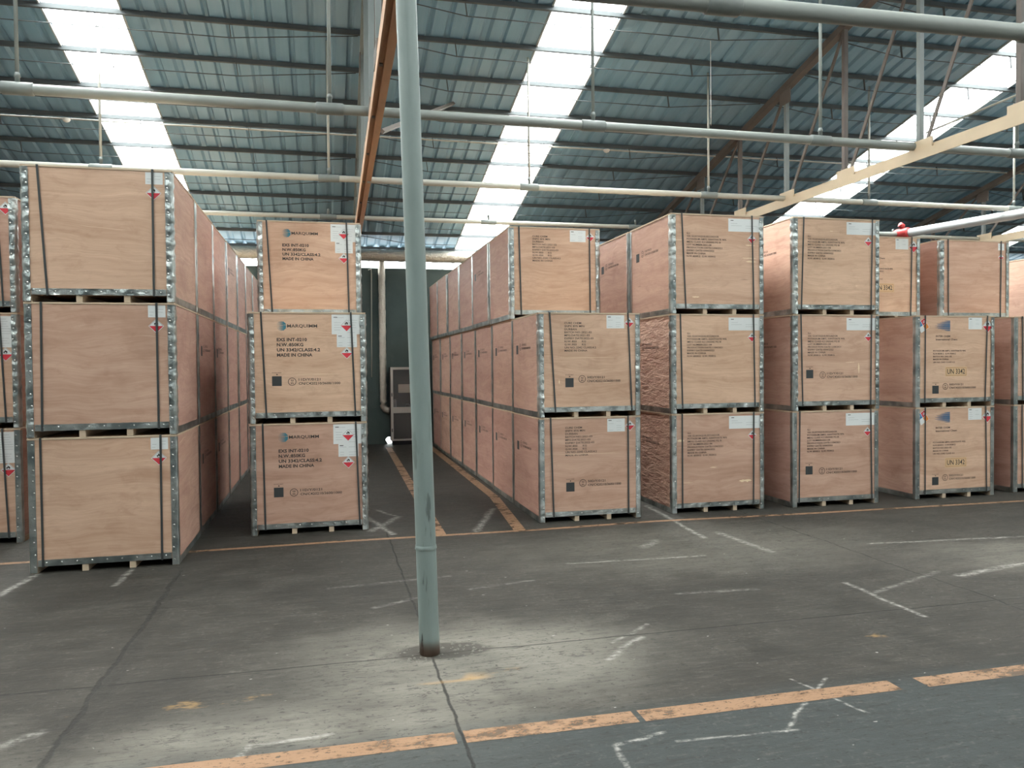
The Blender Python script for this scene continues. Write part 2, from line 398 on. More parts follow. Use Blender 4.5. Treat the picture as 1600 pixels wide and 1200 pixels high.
# ------------------------------------------------------------------ painted floor lines
def paint_mat():
    t = MT('worn orange floor paint', .6); X, Y, Z = t.xyz(); P = t.vec(X, Y*1.8, 0.0)
    n = t.noise(P, 7, 6, .7); n2 = t.noise(t.vec(X, Y, 4.0), 1.6, 3)
    t.color(t.mix(n, (.19, .10, .05), (.31, .185, .105)))
    n3 = t.noise(t.vec(X*1.0, Y*2.2, 1.0), 24, 5, .8)
    wear = ((n*.75+n2*.45).step(.47, .60)*.6+.4)*n3.step(.33, .46)
    tr = t.nt.nodes.new('ShaderNodeBsdfTransparent'); mx = t.nt.nodes.new('ShaderNodeMixShader')
    t.nt.links.new(wear.k, mx.inputs[0]); t.nt.links.new(tr.outputs[0], mx.inputs[1]); t.nt.links.new(t.b.outputs[0], mx.inputs[2])
    t.nt.links.new(mx.outputs[0], t.nt.nodes['Material Output'].inputs[0]); return t.m
M_LINE = paint_mat()
def strip(name, pts, wd, label, grp=None):
    mb = MB(); z = .0015
    for p, q in zip(pts, pts[1:]):
        p, q = Vector(p), Vector(q); d = (q-p).normalized(); a = Vector((-d.y, d.x))*wd/2
        mb.quad([(p-a).to_3d()+Vector((0, 0, z)), (q-a).to_3d()+Vector((0, 0, z)), (q+a).to_3d()+Vector((0, 0, z)), (p+a).to_3d()+Vector((0, 0, z))][::1])
    return tag(mb.obj(name, M_LINE), label, 'floor line')
strip('floor_line', [(-1.2, 3.37), (.53, 3.36)], .115, 'orange painted line in the foreground, left of the floor joint')
strip('floor_line', [(.57, 3.36), (1.37, 3.355)], .115, 'orange painted line in the foreground, between the floor joint and the small break')
strip('floor_line', [(1.40, 3.355), (2.77, 3.355)], .115, 'longest orange painted line in the foreground, ending at the bare gap')
strip('floor_line', [(2.92, 3.35), (4.4, 3.355)], .115, 'orange painted line in the foreground, at the right edge beyond the bare gap')
strip('floor_line', [(-4.5, 7.36), (-1.2, 7.42), (.2, 7.47), (2.0, 7.46), (3.3, 7.53), (5.0, 7.46), (9.5, 7.42)], .07, 'thin worn orange line running along the feet of all the front crates')
strip('floor_line', [(1.055, 7.50), (1.22, 16.0)], .12, 'orange line running down the aisle behind the column')
strip('floor_line', [(1.85, 7.50), (2.02, 9.5), (2.05, 16.0)], .12, 'orange line beside the crate row on the right of the aisle')

# ------------------------------------------------------------------ crates
W, D, H = 1.11, 1.16, 1.09
def fr(e=.0008, w=W, d=D): return lambda s, t_: (-w/2+s, -d/2-e, t_)
def lf(e=.0008): return lambda s, t_: (-W/2-e, D/2-s, t_)
def rf(e=.0008): return lambda s, t_: (W/2+e, -D/2+s, t_)
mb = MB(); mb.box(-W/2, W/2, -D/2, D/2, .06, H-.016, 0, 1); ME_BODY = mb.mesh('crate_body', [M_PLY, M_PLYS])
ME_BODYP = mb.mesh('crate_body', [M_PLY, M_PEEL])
mb = MB(); mb.box(-W/2-.005, W/2+.005, -D/2-.005, D/2+.005, H-.015, H-.001); ME_LID = mb.mesh('lid', [M_RAW])
mb = MB(); mb.box(-.0235, .0235, -D/2+.002, D/2-.002, .001, .06); ME_SKID = mb.mesh('skid', [M_RAW])
def corner(seed, amp, sx):
    """thin folded steel angle nailed over a vertical edge; sx=-1 left front edge, +1 right front edge"""
    rnd = random.Random(seed); mb = MB(); N = 76; prof = []
    for k in range(N+1):
        z = .006+(H-.024)*k/N; row = []
        def dsp(c):
            q = noise.noise(Vector((c*38+seed*7, z*17+seed*3, seed)))+.6*noise.noise(Vector((c*70, z*42, seed+5)))
            nail = math.cos((z/.098)*2*math.pi)
            return amp*(q*.9+.35*nail*(.4+.6*c/.05))+amp
        for c in (.047, .030, .012, 0): row.append((sx*(W/2+.003+(dsp(c*.5) if c else 0)), -D/2-.003+c, z))
        for c in (.010, .022, .034, .046, .054): row.append((sx*(W/2+.003-c), -D/2-.003-dsp(c), z))
        prof.append(row)
    n = len(prof[0]); base = 0
    for r_ in prof: mb.v += r_
    for k in range(N):
        for j in range(n-1):
            q = (k*n+j, k*n+j+1, (k+1)*n+j+1, (k+1)*n+j)
            mb.f.append(q if sx < 0 else q[::-1]); mb.m.append(0)
    for i in range(11):   # nail heads
        z = .05+i*.098+rnd.uniform(-.012, .012)
        if z > H-.03: continue
        cx_ = sx*(W/2-.034+rnd.uniform(-.006, .006)); y = -D/2-.003-amp*1.2
        i0 = len(mb.v); mb.v.append((cx_, y-.006, z))
        for a in range(8): mb.v.append((cx_+.0085*math.cos(a*math.pi/4), y+.001, z+.0085*math.sin(a*math.pi/4)))
        for a in range(8): mb.f.append((i0, i0+1+a, i0+1+(a+1) % 8)); mb.m.append(1)
    return mb.mesh('corner_strip', [M_GALV, M_NAIL], True)
CORN = {sx: [corner(11+i*5+sx, (.0014, .0045, .0075)[i], sx) for i in range(3)] for sx in (-1, 1)}
def base_strip(seed, amp):
    mb = MB(); N = 60; x0, x1 = -W/2+.056, W/2-.056
    for k in range(N+1):
        x = x0+(x1-x0)*k/N
        for c in (0, .017, .034, .052):
            q = noise.noise(Vector((x*17+seed, c*45, seed)))+.35*math.cos(x/.12*2*math.pi)
            mb.v.append((x, -D/2-.002-amp*(q+1), .057+c))
    for k in range(N):
        for j in range(3): mb.f.append((k*4+j, (k+1)*4+j, (k+1)*4+j+1, k*4+j+1)); mb.m.append(0)
    for i in range(9):
        x = x0+.06+i*.112; i0 = len(mb.v); mb.v.append((x, -D/2-.009-amp, .085))
        for a in range(8): mb.v.append((x+.0075*math.cos(a*math.pi/4), -D/2-.002-amp, .085+.0075*math.sin(a*math.pi/4)))
        for a in range(8): mb.f.append((i0, i0+1+a, i0+1+(a+1) % 8)); mb.m.append(1)
    return mb.mesh('base_strip', [M_GALV, M_NAIL], True)
BASE = [base_strip(3, .0010), base_strip(9, .0035), base_strip(14, .006)]
def side_strip(sx):
    mb = MB(); x = sx*(W/2+.0025); N = 30
    for k in range(N+1):
        y = -D/2+.05+(D-.1)*k/N
        for c in (0, .02, .04, .058): mb.v.append((x+sx*.001*noise.noise(Vector((y*9, c*30, 2))), y, .003+c))
    for k in range(N):
        for j in range(3):
            q = (k*4+j, (k+1)*4+j, (k+1)*4+j+1, k*4+j+1); mb.f.append(q if sx > 0 else q[::-1]); mb.m.append(0)
    return mb.mesh('side_strip', [M_GALV], True)
SIDE = {-1: side_strip(-1), 1: side_strip(1)}
def rear_corner(sx):
    mb = MB()
    x = sx*(W/2+.003)
    q = [(x, D/2-.046, .006), (x, D/2+.003, .006), (x, D/2+.003, H-.018), (x, D/2-.046, H-.018)]
    mb.quad(q if sx > 0 else q[::-1])
    q = [(sx*(W/2-.05), D/2+.003, .006), (x, D/2+.003, .006), (x, D/2+.003, H-.018), (sx*(W/2-.05), D/2+.003, H-.018)]
    mb.quad(q[::-1] if sx > 0 else q)
    return mb.mesh('corner_strip', [M_GALV])
REAR = {-1: rear_corner(-1), 1: rear_corner(1)}
def strap_mesh(u0, u1):
    """flat strap: down the front, over the lid, slightly slanted"""
    mb = MB(); wd = .0085; a, b = -W/2+u0*W, -W/2+u1*W; y = -D/2-.012; tk = .0015
    n = 12
    for k in range(n):
        z0, z1 = H+.001-(H-.052)*k/n, H+.001-(H-.052)*(k+1)/n
        xa, xb = a+(b-a)*k/n, a+(b-a)*(k+1)/n
        mb.quad([(xb-wd, y, z1), (xb+wd, y, z1), (xa+wd, y, z0), (xa-wd, y, z0)])
        mb.quad([(xa-wd, y+tk, z0), (xa+wd, y+tk, z0), (xb+wd, y+tk, z1), (xb-wd, y+tk, z1)])
    mb.box(a-wd, a+wd, y, D/2+.006, H-.0008, H+.0005)
    mb.box(b-wd, b+wd, y, D/2+.006, .052, .0535)
    mb.box(a-wd, a+wd, D/2+.004, D/2+.0055, .052, H+.0005)
    return mb.mesh('strap', [M_STRAP])
_sm = {}
def get_strap(u0, u1):
    if (u0, u1) not in _sm: _sm[(u0, u1)] = strap_mesh(u0, u1)
    return _sm[(u0, u1)]

# ---- decals; (u, v) are fractions of the face, v measured down from the top
def T(v): return H-v*H
def diamond(u, v, r, kind='flame'):
    mb = MB(); f = fr(.0016); cx_, cz = u*W, T(v); e = .0006
    g = fr(.0022); h = fr(.0028)
    mb.quad([f(cx_-r, cz), f(cx_, cz-r), f(cx_+r, cz), f(cx_, cz+r)], 0)
    if kind == 'flame':
        q = r*.90; mb.quad([g(cx_-q, cz), g(cx_, cz-q), g(cx_+q, cz)], 1)
        for a, b in (((-.9, .02), (0, .92)), ((0, .92), (.9, .02))):   # thin border
            ax, az, bx, bz = cx_+a[0]*r, cz+a[1]*r, cx_+b[0]*r, cz+b[1]*r; dz = -.035*r
            mb.quad([g(ax, az+dz), g(bx, bz+dz), g(bx, bz), g(ax, az)][::1], 2)
        k = r*.30; fx, fz = cx_, cz+r*.14
        flame = [(-.55, 0), (-.95, .5), (-.7, 1.0), (-.45, .8), (-.15, 1.75), (.2, 1.15), (.4, 1.35), (.8, .8), (.75, .35), (.4, 0), (.15, .55), (-.2, .55)]
        mb.quad([h(fx, fz+.3*k)] and [h(fx-.55*k, fz), h(fx-.2*k, fz+.55*k), h(fx-.15*k, fz+1.75*k), h(fx-.45*k, fz+.8*k), h(fx-.7*k, fz+1.0*k), h(fx-.95*k, fz+.5*k)], 2)
        mb.quad([h(fx-.2*k, fz+.55*k), h(fx+.15*k, fz+.55*k), h(fx+.2*k, fz+1.15*k), h(fx-.15*k, fz+1.75*k)], 2)
        mb.quad([h(fx+.4*k, fz), h(fx+.75*k, fz+.35*k), h(fx+.8*k, fz+.8*k), h(fx+.4*k, fz+1.35*k), h(fx+.2*k, fz+1.15*k), h(fx+.15*k, fz+.55*k)], 2)
        mb.quad([h(fx-.7*k, fz-.25*k), h(fx+.7*k, fz-.25*k), h(fx+.7*k, fz-.12*k), h(fx-.7*k, fz-.12*k)], 2)
        return mb.mesh('hazard_diamond', [M_PAPER, M_RED, M_INK])
    # four-quadrant diamond, tilted a little
    a = math.radians(-14); R = lambda x, z: (cx_+x*math.cos(a)-z*math.sin(a), cz+x*math.sin(a)+z*math.cos(a))
    mb.v = []; mb.f = []; mb.m = []
    mb.quad([f(*R(-r, 0)), f(*R(0, -r)), f(*R(r, 0)), f(*R(0, r))], 0)
    q = r*.48; s_ = r*.45
    for (x, z), mi in (((-.5, 0), 1), ((0, .5), 2), ((.5, 0), 3), ((0, -.5), 0)):
        x *= r; z *= r
        mb.quad([g(*R(x-s_, z)), g(*R(x, z-s_)), g(*R(x+s_, z)), g(*R(x, z+s_))], mi)
    mx = lambda s0, t0: h(*R(s0, t0))
    put_text(mb, mx, '2', -r*.62, -r*.18, r*.36, None, .02, 0)
    put_text(mb, mx, '1', r*.40, -r*.18, r*.36, None, .02, 4)
    put_text(mb, mx, '0', -r*.12, r*.32, r*.36, None, .02, 0)
    return mb.mesh('fire_diamond_label', [M_PAPER, M_BLUE, M_RED, M_ORANGE, M_INK])
def paper(rects, seed=0, bar=True):
    """one or more white sheets with faint print"""
    rnd = random.Random(seed); mb = MB()
    for n_, (u0, v0, u1, v1) in enumerate(rects):
        f = fr(.0010+.0003*n_); g = fr(.0014+.0003*n_); x0, x1, z1, z0 = u0*W, u1*W, T(v0), T(v1)
        mb.quad([f(x0, z0), f(x1, z0), f(x1, z1), f(x0, z1)], 0)
        w_, h_ = x1-x0, z1-z0
        if bar: mb.quad([g(x0+.07*w_, z1-.16*h_), g(x0+.07*w_+.035, z1-.16*h_), g(x0+.07*w_+.035, z1-.16*h_+.007), g(x0+.07*w_, z1-.16*h_+.007)], 2)
        rows = max(3, int(h_/.022))
        for k in range(1, rows):
            z = z1-h_*(k+.3)/rows
            for a, b in ((.08, .42), (.52, .93)):
                if rnd.random() < .25: continue
                b2 = a+(b-a)*rnd.uniform(.5, 1)
                mb.quad([g(x0+a*w_, z), g(x0+b2*w_, z), g(x0+b2*w_, z+.0022), g(x0+a*w_, z+.0022)], 1)
    return mb.mesh('document_label', [M_PAPER, M_FAINT, M_INK])
def un_symbol(mb, f, cx_, cz, r):
    mb.disc(f, cx_, cz, r, 24, 0, r*.86)
    put_text(mb, f, 'u', cx_-r*.3, cz+r*.12, r*.62, r*.6, .01); put_text(mb, f, 'n', cx_-r*.3, cz-r*.62, r*.62, r*.6, .01)
def mark(code, us, vs, uc, vc, ut, vt, wid, f=None, nm='approval_code', sq=.095, tiny=True, dv=.036):
    """dark square, UN packing symbol and two lines of approval code"""
    f = f or fr(.0009); L = W; out = []
    if us is not None:
        mb = MB(); x, z = us*L, T(vs); mb.quad([f(x, z-sq), f(x+sq*.95, z-sq), f(x+sq*.95, z), f(x, z)], 1)
        if tiny:
            c = x+sq*.5; mb.quad([f(c-.008, z+.016), f(c, z+.008), f(c+.008, z+.016), f(c, z+.024)], 0)
            put_text(mb, f, 'PACKING MARK', x, z+.03, .007, sq*.95, .02)
        out.append(mb.mesh('dark_square', [M_INK, M_SQ]))
    mb = MB()
    un_symbol(mb, f, uc*L, T(vc), .039); out.append(mb.mesh('approval_symbol', [M_INK])); mb = MB()
    put_text(mb, f, code, ut*L, T(vt), .023, wid*.52, .018); put_text(mb, f, 'CN/C420210/3600/1000', ut*L, T(vt+dv), .023, wid, .018)
    return [mb.mesh(nm, [M_INK])]+out
def stencil(rows, u, v, dv, cap, bold=.018, unit=None, nm='stencil_text'):
    """rows: (text, width or None)"""
    mb = MB(); f = fr(.0009)
    k = None
    for i, (s_, w_) in enumerate(rows):
        put_text(mb, f, s_, u*W, T(v+dv*i)-cap/2, cap, w_, bold)
    return mb.mesh(nm, [M_INK])
def rowsw(lines, ref, width):
    w0 = text_polys(ref, .018)[2]; return [(s_, text_polys(s_, .018)[2]*width/w0) for s_ in lines]
TD = rowsw(['CURE CHEM', 'SNPX 85% MIN', 'DURBAN', 'BATCH NO.:2021-03', 'MFG.DATE:2021-03', 'EXPIRY DATE:2022-03', 'N.W.:850      KG', 'G.W.:950      KG', 'UN NO.:3342 CLASS:4.2', 'MADE IN CHINA'], 'UN NO.:3342 CLASS:4.2', .345)
TE = rowsw(['G.I.', 'VIA GUAYAQUIL/ECUADOR', 'POTASSIUM AMYL XANTHATE 90%', 'IMDG CLASS 4.2 UN3342 PG III', 'LOT NUMBER:2021-04', 'PRODUCTION DATE:11/04/2021', 'EXPIRY DATE:10/04/2022', 'MADE IN CHINA', 'N.W.:850KG  G.W.:950KG'], 'POTASSIUM AMYL XANTHATE 90%', .475)
TG = rowsw(['POTASSIUM AMYL XANTHATE 90%', 'N.W.850KG  G.W.950KG', 'BATCH NO.:2021-02', 'MADE IN CHINA', 'UN NO.:3342 CLASS 4.2'], 'POTASSIUM AMYL XANTHATE 90%', .46)
TC = [('EXS INT-0210', .285), ('N.W.:850KG', .25), ('UN 3342/CLASS:4.2', .41), ('MADE IN CHINA', .335)]
def globe_logo():
    mb = MB(); f = fr(.0009); cx_, cz, r = .275*W, T(.125), .047; rnd = random.Random(4)
    for i in range(-9, 10):        # half-tone globe: dots fade to the left
        for j in range(-9, 10):
            x, z = i/9, j/9
            if x*x+z*z > 1: continue
            s_ = (.0026*(.25+.75*min(1, max(0, (x+1.0)*.65))))
            if abs(z-.1-.15*x) < .05: continue
            mb.quad([f(cx_+x*r-s_, cz+z*r-s_), f(cx_+x*r+s_, cz+z*r-s_), f(cx_+x*r+s_, cz+z*r+s_), f(cx_+x*r-s_, cz+z*r+s_)], 0)
    put_text(mb, f, 'MARQUIMM', .325*W, T(.125)-.014, .030, .285, .014, 1)
    return mb.mesh('logo', [M_TEAL, M_INK])
def line_logo():
    mb = MB(); f = fr(.0009); rnd = random.Random(2)
    for k in range(11):
        t_ = k/10; z = T(.06+.105*t_)
        x1 = .43*W; ln_ = [.07, .11, .13, .17, .16, .19, .17, .19, .16, .11, .07][k]*W
        th = .0022+.0024*(1-abs(t_-.5))
        mb.quad([f(x1-ln_, z-th*.3), f(x1-ln_*.5, z-th), f(x1, z-th*1.2), f(x1, z+th*1.2), f(x1-ln_*.5, z+th), f(x1-ln_, z+th*.3)], 0)
    put_text(mb, f, 'INTER CHEM', .25*W, T(.235), .021, .2, .02, 1); put_text(mb, f, 'International Chem', .25*W, T(.27), .021, .30, .02, 1)
    return mb.mesh('logo', [M_LOGOB, M_INK])
def un_panel():
    mb = MB(); x0, x1, z1, z0 = .368*W, .645*W, T(.56), T(.665); f, g, h = fr(.0009), fr(.0014), fr(.0019)
    mb.quad([f(x0, z0), f(x1, z0), f(x1, z1), f(x0, z1)], 0)
    b, w_ = .010, .004
    for a, c, d, e in ((x0+b, z0+b, x1-b, z0+b+w_), (x0+b, z1-b-w_, x1-b, z1-b), (x0+b, z0+b, x0+b+w_, z1-b), (x1-b-w_, z0+b, x1-b, z1-b)):
        mb.quad([g(a, c), g(d, c), g(d, e), g(a, e)], 1)
    put_text(mb, h, 'UN 3342', x0+.028, z0+.03, .058, (x1-x0)-.056, .01, 2)
    return mb.mesh('number_panel', [M_BUFF, M_BOXL, M_INK])
def splits(seed, spots):
    rnd = random.Random(seed); f = fr(.0012); out = []
    for (u, v, lx, lz) in spots:
        mb = MB()
        x, z = u*W, T(v); n = 9; topp, bot = [], []
        for k in range(n+1):
            q = k/n; env = math.sin(math.pi*q)**.6
            topp.append((x+lx*q, z+lz*env*rnd.uniform(.3, 1))); bot.append((x+lx*q, z-lz*env*rnd.uniform(.3, 1)))
        for k in range(n):
            mb.quad([f(*bot[k]), f(*bot[k+1]), f(*topp[k+1]), f(*topp[k])])
        out.append(mb.mesh('split_veneer', [M_SPLIT]))
    return out
smark_l = mark('11D/Y/0121', .17, .29, .34, .31, .40, .30, .38, lf(), 'approval_code', .10, False)
smark_r = mark('11D/Y/0121', .17, .29, .34, .31, .40, .30, .38, rf(), 'approval_code', .10, False)
smark_f = mark('50D/Y/0121', None, 0, .34, .31, .40, .30, .38, lf(), 'approval_code', .10, False)
LG, LS, LLINE = globe_logo(), stencil(TC, .235, .247, .046, .030, .034), line_logo()
DEC = {
 'A3': [paper([(.73, .13, .87, .27)], 5, False), diamond(.93, .105, .062)],
 'A': [paper([(.70, .03, .975, .30)], 6), diamond(.905, .36, .066)],
 'B': [paper([(.82, .02, .94, .11)], 1, False), diamond(.875, .175, .060)],
 'C': [paper([(.707, .02, .965, .20), (.75, .20, .926, .317)], 2), diamond(.837, .12, .062), diamond(.836, .37, .060), LG, LS],
 'Cm': mark('11D/Y/0121', .19, .575, .36, .625, .415, .617, .40),
 'D': [paper([(.667, .023, .845, .150)], 3), diamond(.897, .095, .056), stencil(TD, .25, .10, .0292, .019)],
 'Dm': mark('50D/Y/0121', .255, .625, .42, .635, .47, .63, .37),
 'E': [paper([(.615, .035, .975, .165)], 4), diamond(.872, .235, .054), stencil(TE, .165, .195, .0285, .018)],
 'Em': mark('11D/Y/0121', .145, .575, .335, .63, .385, .625, .40),
 'G': [paper([(.665, .02, .84, .15)], 8), diamond(.915, .115, .080), stencil(TG, .215, .385, .031, .017), LLINE, un_panel()],
 'Gn': [diamond(.085, .11, .092, 'quad')],
 'Gm': mark('50D/Y/0121', .205, .765, .37, .775, .42, .765, .38),
 'H': [paper([(.84, .03, .93, .115)], 9, False), diamond(.885, .20, .048)],
}
SPL = {
 'E3': splits(1, [(.80, .30, .12, .010), (.76, .43, .18, .008), (.80, .465, .14, .012), (.22, .83, .09, .012), (.03, .265, .12, .004)]),
 'E1': splits(2, [(.05, .27, .09, .018), (.72, .70, .16, .022), (.10, .695, .14, .003), (.40, .55, .09, .006)]),
 'F2': splits(3, [(.60, .50, .12, .004), (.75, .56, .02, .07)]),
 'D1': splits(4, [(.12, .355, .75, .003)]), 'C2': splits(5, [(.38, .56, .50, .0025), (.12, .475, .10, .002), (.55, .225, .20, .002)]),
 'D2': splits(6, [(.15, .43, .70, .0025), (.62, .672, .1, .003), (.19, .66, .012, .035)]), 'F3': splits(7, [(.42, .135, .04, .008), (.72, .70, .03, .006)]),
}
def crate(loc, label, group, ply=0, front=True, decals=(), straps=((.105, .155), (.875, .89)), side=0, crump=1, smark=None, peel=False, rz=0, split=None):
    t_ = thing('plywood_crate', label, 'crate', loc, group); t_.rotation_euler = (0, 0, rz)
    link('body', ME_BODYP if peel else ME_BODY, t_); link('lid', ME_LID, t_)
    for x in (-W/2+.028, -W*.14, W*.18, W/2-.028) if front else ((-W/2+.028, W/2-.028)):
        s_ = link('skid', ME_SKID, t_); s_.location = (x, 0, 0)
    link('corner_strip', CORN[-1][crump], t_); link('corner_strip', CORN[1][(crump+(1 if front and crump == 1 else 0)) % 3], t_)
    if side: link('corner_strip', REAR[side], t_); link('side_strip', SIDE[side], t_)
    if front: link('base_strip', BASE[crump], t_)
    if front:
        for a in straps: link('strap', get_strap(*a), t_)
    for k in decals:
        for me in DEC[k]: link(me.name.split('.')[0], me, t_)
    for me in SPL[split] if split else (): link('split_veneer', me, t_)
    for me in smark or (): link(me.name.split('.')[0], me, t_)
    return t_
TI = ['bottom tier', 'middle tier', 'top tier']
ORD = ['front', 'second', 'third', 'fourth', 'fifth', 'sixth', 'seventh', 'eighth']
def put(x0, yf, tier, **k): return crate((x0+W/2, yf+D/2, tier*H), **k)
R = random.Random(3)
# A: at the far left edge, partly behind the big stack
AL = ['bottom crate at the far left edge, with tall document sheet over a hazard diamond', 'middle crate at the far left edge, tall document sheet beside the strap', 'top crate at the far left edge, hazard diamond above its document sheet']
for k in range(3):
    put(-3.93, 8.25, k, label=AL[k], group='stack at the far left edge', decals=('A3',) if k == 2 else ('A',), crump=2 if k else 0, straps=((.1, .12), (.865+.0*k, .90)))
# B: large unmarked stack at the left and the row behind it
BL = ['largest-looking plain plywood crate, bottom of the near left stack', 'plain plywood crate in the middle of the near left stack', 'plain plywood crate on top of the near left stack']
for k in range(3):
    for j in range(8):
        yf = 6.95+1.215*j
        lab = BL[k] if j == 0 else 'plywood crate showing its side, %s, %s back in the left row' % (TI[k], ORD[j])
        put(-2.325+(0 if j == 0 else R.uniform(-.01, .0)), yf, k, label=lab, group='crates of the left row', front=(j == 0), decals=('B',) if j == 0 else (), side=1, crump=(0, 1, 2)[k] if j == 0 else 1,
            straps=(((.085, .085), (.89, .885)), ((.11, .10), (.88, .88)), ((.105, .155), (.87, .865)))[k], smark=smark_r if (j in (1, 2) and k < 2) or (j == 3 and k == 2) else None)
# C: three crates with the globe logo
CL = ['globe-logo crate at the bottom, left of the column', 'globe-logo crate in the middle, with dark square and long split in the veneer', 'globe-logo crate on top, set back, with no packing mark']
for k in range(3):
    if k < 2: put(-.722, 7.945, k, label=CL[k], group='crates with the globe logo', decals=('C', 'Cm'), crump=(1, 2)[k], side=0, straps=((.105, .115), (.905, .93)) if k == 0 else ((.105, .14), (.875, .905)), split='C2' if k else None)
    else: put(-.71, 9.06, 2, label=CL[2], group='crates with the globe logo', decals=('C',), crump=2, straps=((.085, .13), (.865, .88)))
for k in range(2): put(-.71, 9.13, k, label='crate hidden behind the %s globe-logo crate, carrying the set-back top one' % ('bottom', 'middle')[k], group='crates with the globe logo', front=False)
# D: right-hand side of the aisle
DL = ['aisle-corner crate on the floor, stencilled in ten lines, right of the column', 'aisle-corner crate of the middle tier, stencilled in ten lines with a dark square']
for k in range(3):
    for j in range(7):
        if k == 2 and j == 0: continue
        yf = 7.765+(0 if j == 0 else 1.178+1.20*(j-1)) + (.0)
        frt = (j == 0 and k < 2) or (j == 1 and k == 2)
        if frt and k < 2: lab = DL[k]
        elif frt: lab = 'first top-tier crate right of the aisle, set back, ten-line stencil without dark square'
        else: lab = 'crate showing its side, %s, %s back along the right of the aisle' % (TI[k], ORD[j])
        put(2.137-(.035 if k == 2 else 0)+(0 if j == 0 else R.uniform(0, .02)), yf, k, label=lab, group='crates along the right of the aisle', front=frt, decals=(('D', 'Dm') if k < 2 else ('D',)) if frt else (), side=-1,
            crump=(0, 2, 1)[k] if frt else (1 if k else 0), straps=(((.105, .13), (.875, .875)), ((.105, .155), (.88, .915)), ((.10, .12), (.885, .89)))[k], smark=smark_l if k < 2 or j in (2,) else None, split=('D1', 'D2')[k] if frt and k < 2 else None)
# E
EL = ['bottom crate in the stack right of the aisle row, nine-line stencil, torn yellow splits', 'middle crate beside the rough peeled plywood side, nine-line stencil', 'top crate with bright side panel and torn veneer under its diamond']
for k in range(3):
    put(3.655, 7.85, k, label=EL[k], group='stack right of the aisle row', decals=('E',), side=-1, crump=(1, 2, 2)[k], straps=(((.105, .105), (.885, .88)), ((.09, .11), (.885, .90)), ((.11, .15), (.87, .89)))[k], smark=smark_l if k == 2 else smark_f, peel=(k < 2), split={0: 'E1', 2: 'E3'}.get(k))
    put(3.655, 9.07, k, label='crate behind the torn-veneer stack, %s%s' % (TI[k], ', bright side showing' if k == 2 else ''), group='stack right of the aisle row', front=False, side=-1, smark=smark_l)
# F
FL = ['bottom crate of the smooth-sided stack, nine-line stencil and dark square', 'middle crate with dark square and a curled splinter near the strap', 'top crate between the torn-veneer stack and the boxed-number crate, nine-line stencil']
for k in range(3):
    put((5.10, 5.11, 5.11)[k], 7.80, k, label=FL[k], group='stack with nine-line stencils and dark squares', decals=('E', 'Em') if k < 2 else ('E',), side=-1, crump=(0, 2, 2)[k], straps=(((.075, .065), (.905, .92)), ((.08, .10), (.905, .895)), ((.115, .085), (.915, .90)))[k], smark=smark_f if k != 0 else None, split={1: 'F2', 2: 'F3'}.get(k))
# G
GL = ['bottom crate with four-colour diamond, striped logo and boxed number', 'middle crate with four-colour diamond, striped logo and boxed number']
for k in range(2):
    put(6.775, 7.86, k, label=GL[k], group='crates with striped logo', decals=('G', 'Gm', 'Gn'), side=-1, crump=(0, 1)[k], straps=((.11, .105), (.905, .875)) if k else ((.11, .11), (.885, .90)))
    put(6.50, 9.06, k, label='crate hidden behind the %s striped-logo crate' % ('bottom', 'middle')[k], group='crates with striped logo', front=False)
put(6.53, 8.80, 2, label='set-back top crate, boxed number half hidden behind its neighbour', group='crates with striped logo', decals=('G',), side=-1, crump=2, straps=((.11, .11), (.885, .87)))
# H, J
for k in range(2):
    put(8.262, 7.935, k, label=('bottom', 'middle')[k]+' crate cut by the right edge of the view', group='crates at the right edge', decals=(), side=-1, crump=0, straps=((.10, .11), (.885, .88)))
    put(8.02, 9.12, k, label='crate hidden behind the %s crate at the right edge' % ('bottom', 'middle')[k], group='crates at the right edge', front=False)
put(8.025, 8.87, 2, label='plain set-back top crate near the right edge, small sheet over small diamond', group='crates at the right edge', decals=('H',), side=-1, crump=2, straps=((.105, .11), (.88, .87)))
for k in range(3):
    put(10.93, 9.5, k, label=('bottom crate of the farthest right stack', 'middle crate of the farthest right stack', 'brightly lit bare crate side at the right edge, top tier')[k], group='farthest right stack', front=False, side=-1)
put(10.93, 10.72, 2, label='second top crate of the farthest right stack, lit on its side', group='farthest right stack', front=False, side=-1)
for k in range(2): put(10.93, 10.72, k, label='support crate under the second top crate, %s, farthest right' % TI[k], group='farthest right stack', front=False)

# ------------------------------------------------------------------ steel column
def col_mat():
    t = MT('grey painted column', .42); X, Y, Z = t.xyz(); n = t.noise(t.vec(X*6.0, Y*6.0, Z*1.3), 2.2, 5); n2 = t.noise(t.tc.outputs['Object'], 14, 5, .7); n3 = t.noise(t.vec(X*9.0, Y*9.0, Z*1.6+4.0), 2.0, 3)
    c = t.mix(n, (.17, .215, .205), (.25, .30, .285))
    low = Z.step(1.75, .1)
    c = t.mix((n3.step(.55, .64)*low*n2.step(.3, .5)).clamp(), c, (.028, .03, .028))
    c = t.mix(n2.step(.68, .72)*.7*low, c, (.10, .05, .03)); c = t.mix(Z.step(.10, .02)*.8, c, (.14, .065, .035))
    t.color(c); t.bump(n2, .35, .004); return t.m
M_COL = col_mat()
tc_ = thing('steel_column', 'grey painted round steel column leaning slightly, standing on the floor', 'column', (.552, 4.40, 0))
mb = MB(); pts = [(-.10*z/4.2, .0, z) for z in [i*.1 for i in range(40)]+[3.93]]
mb.tube(pts, .0575, 28, wob=.0012); mb.obj('shaft', M_COL, tc_, True)
mb = MB(); mb.tube([(-.0145, 0, z) for z in (.595, .602, .61, .617, .624)], [.058, .061, .0615, .061, .058], 28, cap=False, wob=.003); mb.obj('weld_seam', M_COL, tc_, True)
